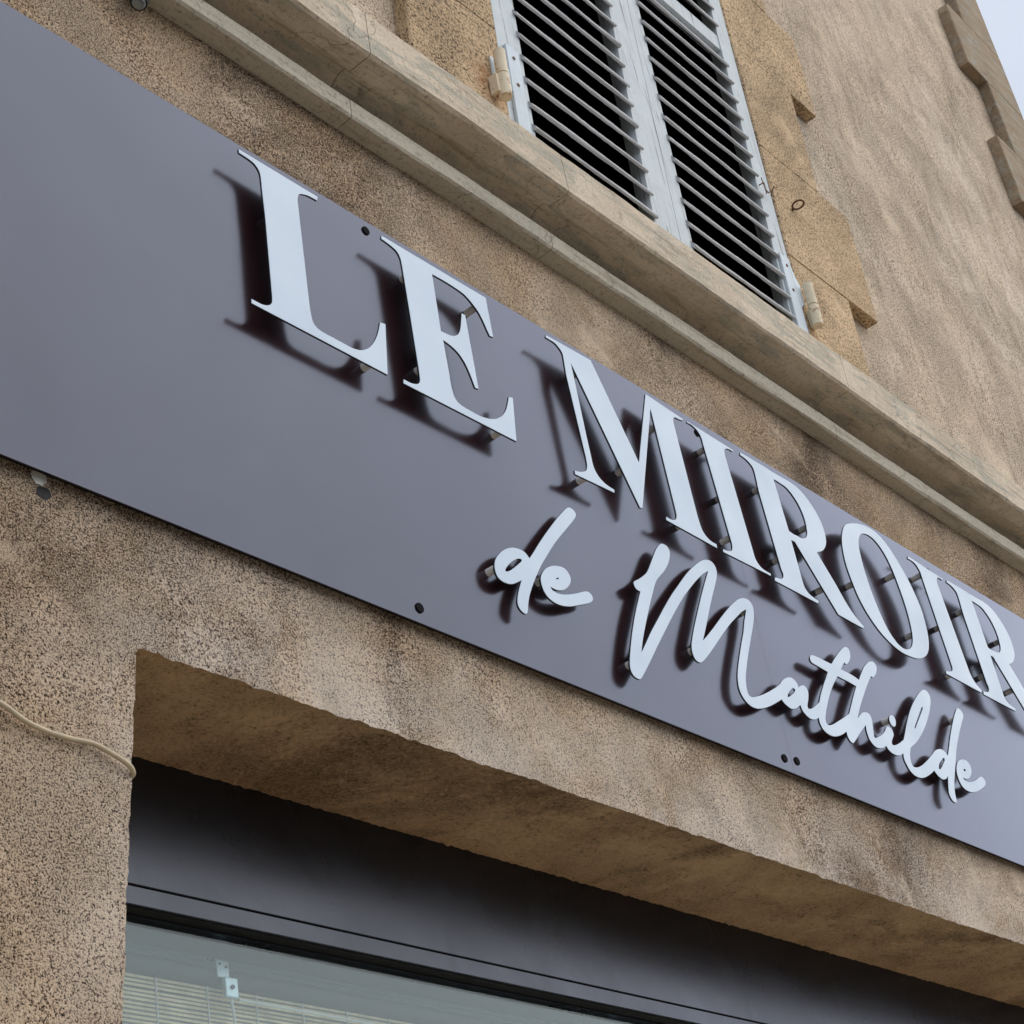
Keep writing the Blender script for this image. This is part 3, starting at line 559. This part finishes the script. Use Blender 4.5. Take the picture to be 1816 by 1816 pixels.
    ('d', 'white script letter d of the word de', [[(2.2442,3.2168,0),(2.2351,3.2107,0),(2.2183,3.1951,0),(2.2012,3.1779,0),(2.1812,3.1567,0),(2.1585,3.1318,0),(2.1357,3.1057,0),(2.113,3.0784,0),(2.1016,3.0657,1),(2.0972,3.07,0),(2.0904,3.0742,0),(2.079,3.0752,0),(2.0629,3.0721,0),(2.0479,3.0657,0),(2.0322,3.0551,0),(2.0177,3.0415,0),(2.0084,3.029,0),(2.0045,3.0178,0),(2.0045,3.0079,0),(2.0081,2.9993,0),(2.0164,2.9951,0),(2.0275,2.9946,0),(2.0393,2.9968,0),(2.052,3.0029,0),(2.0622,3.0094,0),(2.0692,3.014,1),(2.0637,3.0039,0),(2.0548,2.9869,0),(2.0487,2.9709,0),(2.048,2.9623,0),(2.0519,2.9552,0),(2.0595,2.9514,0),(2.0663,2.9522,0),(2.0713,2.9586,0),(2.0751,2.971,0),(2.0834,2.9906,0),(2.0968,3.0135,0),(2.1126,3.0375,0),(2.1308,3.0626,0),(2.1511,3.0873,0),(2.1744,3.1149,0),(2.2001,3.1423,0),(2.2286,3.171,0),(2.2521,3.1952,0),(2.2604,3.2061,0),(2.2602,3.2131,0),(2.2538,3.217,0)],[(2.07,3.054,0),(2.0782,3.0558,0),(2.0783,3.0521,0),(2.0672,3.0422,0),(2.0528,3.0301,0),(2.0392,3.0204,0),(2.031,3.0177,0),(2.0333,3.0234,0),(2.0447,3.0359,0),(2.0566,3.0457,0)]]),
    ('e', 'white script letter e of the word de', [[(2.1724,3.0762,0),(2.1588,3.0708,0),(2.1446,3.0623,0),(2.1329,3.0517,0),(2.1236,3.0384,0),(2.1214,3.0275,0),(2.1236,3.0153,0),(2.1301,3.0059,0),(2.1406,3.0007,0),(2.1539,2.9986,0),(2.1702,3.0,0),(2.1898,3.0051,0),(2.2104,3.0135,0),(2.2338,3.0237,0),(2.2507,3.0321,0),(2.2605,3.0405,0),(2.2605,3.0479,0),(2.2554,3.0522,0),(2.2471,3.0524,0),(2.2341,3.047,0),(2.2151,3.0379,0),(2.192,3.0284,0),(2.1722,3.0223,0),(2.1577,3.0208,0),(2.1483,3.0227,0),(2.1445,3.0272,1),(2.1533,3.0265,0),(2.1634,3.027,0),(2.1765,3.031,0),(2.1886,3.0382,0),(2.1993,3.0477,0),(2.2065,3.0589,0),(2.2069,3.068,0),(2.2009,3.0764,0),(2.1905,3.0795,0)],[(2.1648,3.049,0),(2.1702,3.0526,0),(2.1737,3.0529,0),(2.1698,3.0495,0)]]),
    ('Ma', 'joined white script letters M a t h i l d', [[(2.5233,3.2437,0),(2.5378,3.2439,0),(2.5439,3.2361,0),(2.5417,3.2255,0),(2.5308,3.2058,0),(2.5119,3.1837,0),(2.4915,3.1651,0),(2.4772,3.1517,0),(2.4648,3.1351,0),(2.453,3.116,0),(2.4356,3.0878,0),(2.4199,3.0606,0),(2.4045,3.0338,0),(2.3881,3.0034,0),(2.3752,2.9753,1),(2.3965,3.0005,0),(2.4229,3.0322,0),(2.453,3.0655,0),(2.4837,3.0996,0),(2.5145,3.1324,0),(2.5534,3.1704,0),(2.5885,3.2039,0),(2.622,3.2313,0),(2.6463,3.2488,0),(2.6688,3.2603,0),(2.6853,3.2634,0),(2.696,3.2589,0),(2.6996,3.2478,0),(2.6946,3.2319,0),(2.6806,3.2089,0),(2.66,3.1781,0),(2.6382,3.1434,0),(2.6193,3.1121,0),(2.6014,3.0834,0),(2.5882,3.0632,1),(2.609,3.08,0),(2.6397,3.1068,0),(2.6761,3.1397,0),(2.7126,3.1712,0),(2.7393,3.1919,0),(2.7641,3.2071,0),(2.7826,3.2137,0),(2.7984,3.2131,0),(2.8057,3.2032,0),(2.8026,3.1858,0),(2.7898,3.1595,0),(2.7671,3.1224,0),(2.7448,3.0861,0),(2.7247,3.051,0),(2.7101,3.0218,0),(2.7042,2.9993,0),(2.7056,2.9868,0),(2.7172,2.9852,0),(2.7388,2.993,0),(2.7695,3.0072,0),(2.8061,3.027,0),(2.8321,3.0431,0),(2.8469,3.0551,0),(2.8646,3.0661,0),(2.884,3.0732,0),(2.8964,3.0711,0),(2.9038,3.0652,0),(2.9053,3.0572,1),(2.9145,3.0632,0),(2.9284,3.0681,0),(2.9374,3.0656,0),(2.9395,3.0551,0),(2.9324,3.0392,0),(2.9233,3.0248,0),(2.9228,3.0178,0),(2.9337,3.0197,0),(2.9516,3.0295,0),(2.9756,3.0449,1),(2.9858,3.0598,0),(3.0093,3.0887,0),(3.0311,3.1133,0),(3.0464,3.1311,1),(3.0259,3.1325,0),(3.0056,3.1339,0),(2.9889,3.1353,0),(2.9845,3.1422,0),(2.991,3.1514,0),(3.0015,3.1555,0),(3.0229,3.1567,0),(3.051,3.1565,0),(3.0725,3.1569,1),(3.0936,3.1754,0),(3.1174,3.1952,0),(3.1398,3.2115,0),(3.1572,3.2211,0),(3.1677,3.2199,0),(3.17,3.2108,0),(3.1628,3.1957,0),(3.1496,3.1821,0),(3.1369,3.1748,0),(3.1317,3.1769,1),(3.1212,3.1685,0),(3.1075,3.155,1),(3.1329,3.1549,0),(3.1579,3.1535,0),(3.1766,3.1503,1),(3.1926,3.1677,0),(3.2179,3.1923,0),(3.2413,3.2089,0),(3.2611,3.218,0),(3.2736,3.2161,0),(3.2759,3.2069,0),(3.2681,3.1937,0),(3.2539,3.1809,0),(3.2435,3.1753,0),(3.2384,3.1765,1),(3.2211,3.1607,0),(3.198,3.1371,0),(3.1663,3.103,0),(3.1418,3.0754,0),(3.1212,3.0483,1),(3.1389,3.0622,0),(3.1539,3.0704,0),(3.1708,3.0749,0),(3.1806,3.0722,0),(3.1837,3.0637,0),(3.1804,3.0483,0),(3.1754,3.0325,0),(3.1741,3.0199,0),(3.1895,3.0249,0),(3.2096,3.0352,0),(3.2297,3.0486,0),(3.2384,3.0582,1),(3.2468,3.0635,0),(3.2587,3.0645,0),(3.2653,3.0588,0),(3.2646,3.0481,0),(3.2539,3.037,0),(3.2458,3.0266,0),(3.2479,3.022,0),(3.261,3.0252,0),(3.2812,3.0345,0),(3.3057,3.048,1),(3.3216,3.0669,0),(3.3453,3.0966,0),(3.3755,3.1306,0),(3.4081,3.1614,0),(3.4448,3.1914,0),(3.47,3.2074,0),(3.4859,3.2136,0),(3.499,3.2109,0),(3.5023,3.1982,0),(3.4914,3.1772,0),(3.4632,3.1428,0),(3.4269,3.1069,0),(3.3895,3.0756,0),(3.3569,3.0524,0),(3.3316,3.0382,1),(3.3254,3.0318,0),(3.3149,3.0145,0),(3.3103,2.9987,0),(3.3156,2.9906,0),(3.3321,2.9925,0),(3.3574,3.0027,0),(3.3923,3.0228,0),(3.4238,3.0433,0),(3.4497,3.0604,0),(3.4753,3.0694,0),(3.4914,3.0686,0),(3.5034,3.0606,1),(3.5186,3.0797,0),(3.5525,3.1237,0),(3.5924,3.1701,0),(3.6194,3.1979,0),(3.6346,3.2089,0),(3.6488,3.2069,0),(3.6529,3.1952,0),(3.6338,3.1741,0),(3.5978,3.1353,0),(3.5636,3.0953,0),(3.5405,3.063,0),(3.5133,3.0238,0),(3.4919,2.9908,0),(3.4814,2.9671,0),(3.4787,2.9506,0),(3.4711,2.9447,0),(3.4582,2.9471,0),(3.4517,2.9604,0),(3.4597,2.9813,0),(3.4732,3.0068,1),(3.4608,2.9975,0),(3.443,2.9912,0),(3.4277,2.993,0),(3.417,2.9989,0),(3.4119,3.0041,1),(3.3856,2.9894,0),(3.3588,2.9768,0),(3.3353,2.9697,0),(3.3115,2.9689,0),(3.2942,2.9762,0),(3.2856,2.9886,0),(3.2822,3.0003,0),(3.2857,3.0126,1),(3.2691,3.0043,0),(3.2516,3.0,0),(3.233,3.0007,0),(3.2207,3.0059,0),(3.2164,3.012,1),(3.2012,3.0041,0),(3.1794,2.9977,0),(3.1649,2.9982,0),(3.152,3.0051,0),(3.1465,3.016,0),(3.1463,3.0303,0),(3.1501,3.0416,1),(3.1222,3.0209,0),(3.0926,2.9971,0),(3.0731,2.9825,0),(3.063,2.9836,0),(3.0565,2.992,0),(3.0565,3.003,1),(3.0328,2.9899,0),(3.0033,2.9789,0),(2.9786,2.9771,0),(2.9611,2.9835,0),(2.9548,2.9956,0),(2.9555,3.0067,1),(2.9412,2.999,0),(2.9227,2.9951,0),(2.9078,2.999,0),(2.8978,3.0061,0),(2.8943,3.017,1),(2.8741,3.0047,0),(2.8552,2.9986,0),(2.8402,3.0014,0),(2.8307,3.0056,0),(2.8263,3.0102,1),(2.7992,2.9952,0),(2.7672,2.9789,0),(2.7307,2.9653,0),(2.7083,2.963,0),(2.6921,2.968,0),(2.681,2.9781,0),(2.6765,2.9938,0),(2.682,3.0181,0),(2.6948,3.0446,0),(2.7188,3.0866,0),(2.7452,3.13,0),(2.7581,3.1556,0),(2.777,3.1874,1),(2.7586,3.1769,0),(2.7362,3.1597,0),(2.7006,3.1316,0),(2.6637,3.0987,0),(2.6269,3.0644,0),(2.5959,3.0362,0),(2.5711,3.0158,0),(2.5589,3.01,0),(2.5481,3.0118,0),(2.5426,3.0204,0),(2.543,3.0336,0),(2.5496,3.0505,0),(2.5707,3.0873,0),(2.5978,3.1305,0),(2.6248,3.1725,0),(2.6508,3.211,0),(2.6671,3.2347,1),(2.6455,3.2213,0),(2.6158,3.1973,0),(2.5855,3.1704,0),(2.5551,3.1419,0),(2.5235,3.1086,0),(2.4919,3.074,0),(2.4604,3.0382,0),(2.4297,3.0033,0),(2.3991,2.9673,0),(2.374,2.9388,0),(2.3565,2.9207,0),(2.3465,2.9178,0),(2.3358,2.9209,0),(2.3309,2.9299,0),(2.3323,2.9424,0),(2.3409,2.966,0),(2.3589,3.007,0),(2.3796,3.0478,0),(2.3975,3.0793,0),(2.4139,3.1069,1),(2.4064,3.1072,0),(2.4005,3.1099,0),(2.3977,3.1184,0),(2.4039,3.1251,0),(2.4174,3.1334,0),(2.4351,3.146,0),(2.4502,3.1588,0),(2.4645,3.1771,0),(2.4797,3.1979,0),(2.4951,3.2189,0),(2.5104,3.2352,0)],[(2.8856,3.0501,0),(2.8888,3.0461,0),(2.8784,3.0373,0),(2.8625,3.027,0),(2.8531,3.0224,0),(2.856,3.0291,0),(2.8683,3.0404,0),(2.8777,3.0469,0)],[(3.0843,3.1326,1),(3.1001,3.1318,0),(3.129,3.1316,0),(3.1554,3.1295,1),(3.1341,3.1047,0),(3.1121,3.0778,0),(3.0904,3.0514,1),(3.0655,3.0367,0),(3.0325,3.0189,0),(3.0051,3.0048,0),(2.987,2.9991,0),(2.9809,3.0044,0),(2.9842,3.0152,0),(3.0017,3.0419,0),(3.0275,3.0753,0),(3.0558,3.1058,0)],[(3.447,3.1619,0),(3.4449,3.1557,0),(3.4201,3.1315,0),(3.3911,3.1042,0),(3.3777,3.0921,0),(3.377,3.0951,0),(3.4018,3.1201,0),(3.4286,3.147,0)],[(3.4805,3.0495,0),(3.4793,3.0438,0),(3.4625,3.029,0),(3.4474,3.0168,0),(3.438,3.0145,0),(3.4436,3.0245,0),(3.4595,3.038,0),(3.4726,3.0465,0)]]),
    ('dot', 'white dot of the script i', [[(3.2775,3.097,0),(3.2896,3.0981,0),(3.2941,3.0896,0),(3.2885,3.0775,0),(3.2795,3.0714,0),(3.2685,3.0723,0),(3.2647,3.0798,0),(3.2676,3.0891,0)]]),
    ('e2', 'last white script letter e', [[(3.5711,3.0683,0),(3.5483,3.0583,0),(3.5334,3.0438,0),(3.5245,3.0286,0),(3.5224,3.0108,0),(3.529,2.9972,0),(3.5459,2.9903,0),(3.5721,2.9915,0),(3.6037,3.0013,0),(3.6402,3.0184,0),(3.6585,3.0303,0),(3.6613,3.0398,0),(3.6525,3.0456,0),(3.6431,3.0445,0),(3.6247,3.0357,0),(3.5999,3.0234,0),(3.5739,3.0158,0),(3.556,3.0143,0),(3.5465,3.0197,1),(3.564,3.0205,0),(3.5803,3.0265,0),(3.5965,3.039,0),(3.6052,3.0522,0),(3.6052,3.0643,0),(3.5921,3.0712,0)],[(3.5636,3.0427,0),(3.5705,3.0457,0),(3.5737,3.0425,0),(3.564,3.0384,0)]]),
]
STUDS = {'L': [(1.7791, 3.3093), (1.605, 3.52)], 'E': [(1.9098, 3.5532), (2.075, 3.5642), (1.9107, 3.363), (2.0898, 3.3114)], 'M': [(2.3637, 3.5583), (2.3199, 3.3096), (2.4541, 3.3807), (2.606, 3.5395), (2.6263, 3.3274)], 'I': [(2.7799, 3.5593), (2.8062, 3.4567), (2.7817, 3.3478)], 'R': [(2.9722, 3.5397), (2.979, 3.3727), (3.1353, 3.5032), (3.1349, 3.3529)], 'O': [(3.2871, 3.4157), (3.5047, 3.5088), (3.5177, 3.361)], 'I2': [(3.651, 3.5568), (3.695, 3.4373), (3.6759, 3.3091)], 'R2': [(3.854, 3.5289), (4.0341, 3.5016), (3.865, 3.358), (4.0014, 3.3562)], 'd': [(2.0109, 3.0172)], 'e': [(2.1374, 3.0412)], 'Ma': [(2.3537, 2.9525), (2.5667, 3.0423), (2.7913, 3.1938), (3.617, 3.1794)], 'dot': [(3.2735, 3.0864)], 'e2': [(3.535, 3.03)]}
def smooth_loop(pts):
    """points flagged 1 are corners; runs between them are rounded"""
    n = len(pts); out = []
    for i in range(n):
        p0, p1, p2, p3 = pts[i - 1], pts[i], pts[(i + 1) % n], pts[(i + 2) % n]
        out.append((p1[0], p1[1]))
        if p1[2] and p2[2]: continue
        a = Vector(p1[:2]); b = Vector(p2[:2])
        t1 = (b - Vector(p0[:2])) * 0.5 if not p1[2] else (b - a)
        t2 = (Vector(p3[:2]) - a) * 0.5 if not p2[2] else (b - a)
        ln = (b - a).length
        for t in (t1, t2):
            if t.length > ln * 1.2: t *= ln * 1.2 / t.length
        for s in (0.25, 0.5, 0.75):
            h = ((2 * s**3 - 3 * s**2 + 1) * a + (s**3 - 2 * s**2 + s) * t1 + (-2 * s**3 + 3 * s**2) * b + (s**3 - s**2) * t2)
            out.append((h.x, h.y))
    return out
def letter(loops, lf, th=0.0038):
    lp = [smooth_loop(q) for q in loops]
    x0 = min(p[0] for p in lp[0]); z0 = min(p[1] for p in lp[0])
    cu = bpy.data.curves.new('letter', 'CURVE'); cu.dimensions = '2D'; cu.fill_mode = 'BOTH'
    for q in lp:
        s = cu.splines.new('POLY'); s.points.add(len(q) - 1); s.use_cyclic_u = True
        for p, (x, z) in zip(s.points, q): p.co = (x - x0, z - z0, 0, 1)
    cu.extrude = th / 2 - 0.0004; cu.bevel_depth = 0.0004; cu.bevel_resolution = 0; cu.offset = -0.0004
    tmp = bpy.data.objects.new('tmp', cu); COL.objects.link(tmp)
    bpy.context.view_layer.update()
    me = bpy.data.meshes.new_from_object(tmp.evaluated_get(bpy.context.evaluated_depsgraph_get()))
    bpy.data.objects.remove(tmp); bpy.data.curves.remove(cu)
    me.name = 'letter'
    me.transform(Matrix(((1, 0, 0, 0), (0, 0, -1, 0), (0, 1, 0, 0), (0, 0, 0, 1))))
    me.materials.clear(); me.materials.append(M['letter'].m); me.materials.append(M['core'].m)
    for p in me.polygons: p.material_index = 0 if p.normal.y < -0.35 else 1; p.use_smooth = False
    return link('letter', me, sign, (x0, -(lf - th / 2), z0))
CAPS = ('L', 'E', 'M', 'I', 'R', 'O', 'I2', 'R2')
for key, label, loops in LET:
    lf = PF + (0.0295 if key in CAPS else 0.0200)
    o = letter(loops, lf); o['label'] = label
    for x, z in STUDS.get(key, ()):
        mb = MB(); mb.cyl((x, PF + 0.0002, z), (x, lf - 0.0039, z), 0.0068, 16)
        add('spacer', mb, 'stud', o, smooth=40)

# ------------------------------------------------------------------ small things on the wall
mb = MB(); cp = [(0.55, 0.006, 2.66), (0.80, 0.006, 2.615), (0.96, 0.007, 2.580), (1.05, 0.007, 2.561), (1.105, 0.008, 2.548), (1.134, 0.007, 2.5365), (1.168, 0.006, 2.531), (1.202, 0.006, 2.5305), (1.230, 0.007, 2.5315), (1.258, 0.008, 2.524), (1.2745, 0.008, 2.5185), (1.2855, 0.0055, 2.5135), (1.2925, -0.004, 2.5105), (1.2935, -0.03, 2.511), (1.2935, -0.12, 2.512), (1.2935, -0.24, 2.512)]
dense = []
for i in range(len(cp) - 1):
    p0, p1, p2, p3 = [Vector(cp[max(0, min(len(cp) - 1, i + k))]) for k in (-1, 0, 1, 2)]
    for s in (0, .25, .5, .75): dense.append(0.5 * ((2 * p1) + (p2 - p0) * s + (2 * p0 - 5 * p1 + 4 * p2 - p3) * s * s + (3 * p1 - p0 - 3 * p2 + p3) * s**3))
mb.tube(dense, 0.0032, 9)
tag(add('cable', mb, 'cable', smooth=60), 'beige cable running across the wall into the shop opening', 'cable')
pg = thing('wall_plug', (1.169, 0, 2.862), 'white plaster plug in a broken hole just under the sign board', 'plug')
mb = MB(); c = [mb.vert(1.168, 0.002, 2.8725)]; rim = []
for k in range(16):
    t = 2 * math.pi * k / 16; r = 0.0115 * (1 + 0.45 * noise.noise(Vector((k * 1.3, 4, 4))))
    rim.append(mb.vert(1.168 + math.cos(t) * r * 0.95, 0.0008, 2.8735 + math.sin(t) * r * 1.1))
for k in range(16): mb.face((c[0], rim[k], rim[(k + 1) % 16]))
add('plaster', mb, 'plug', pg, smooth=70)
mb = MB(); rim = []; c = [mb.vert(1.175, 0.0014, 2.8525)]
for k in range(14):
    t = 2 * math.pi * k / 14; r = 0.0095 * (1 + 0.6 * noise.noise(Vector((k * 1.9, 1, 8))))
    rim.append(mb.vert(1.175 + math.cos(t) * r * 1.15, 0.0004, 2.8525 + math.sin(t) * r))
for k in range(14): mb.face((c[0], rim[k], rim[(k + 1) % 14]))
add('hole', mb, 'black', pg)  # flat black patch painted in for the hole's darkness
lp = thing('spot_lamp', (1.36, 0, 3.80), 'small black lamp with a clear lens fixed under the cornice, cut by the top edge', 'lamp')
mb = MB(); mb.cyl((1.352, 0.030, 3.802), (1.372, 0.022, 3.848), 0.0135, 18); mb.cyl((1.372, 0.022, 3.848), (1.38, 0.018, 3.866), 0.0135, 18, 0.006); bd = add('body', mb, 'black', lp, smooth=40)
mb = MB(); mb.cyl((1.3518, 0.0302, 3.8012), (1.3505, 0.0307, 3.7985), 0.0112, 18, 0.009); add('lens', mb, 'lens', bd, smooth=40)
mb = MB(); mb.box(1.368, 1.378, 0.0005, 0.022, 3.842, 3.850); mb.cyl((1.373, 0.0005, 3.846), (1.373, 0.005, 3.846), 0.013, 14); add('wall_bracket', mb, 'black', lp)
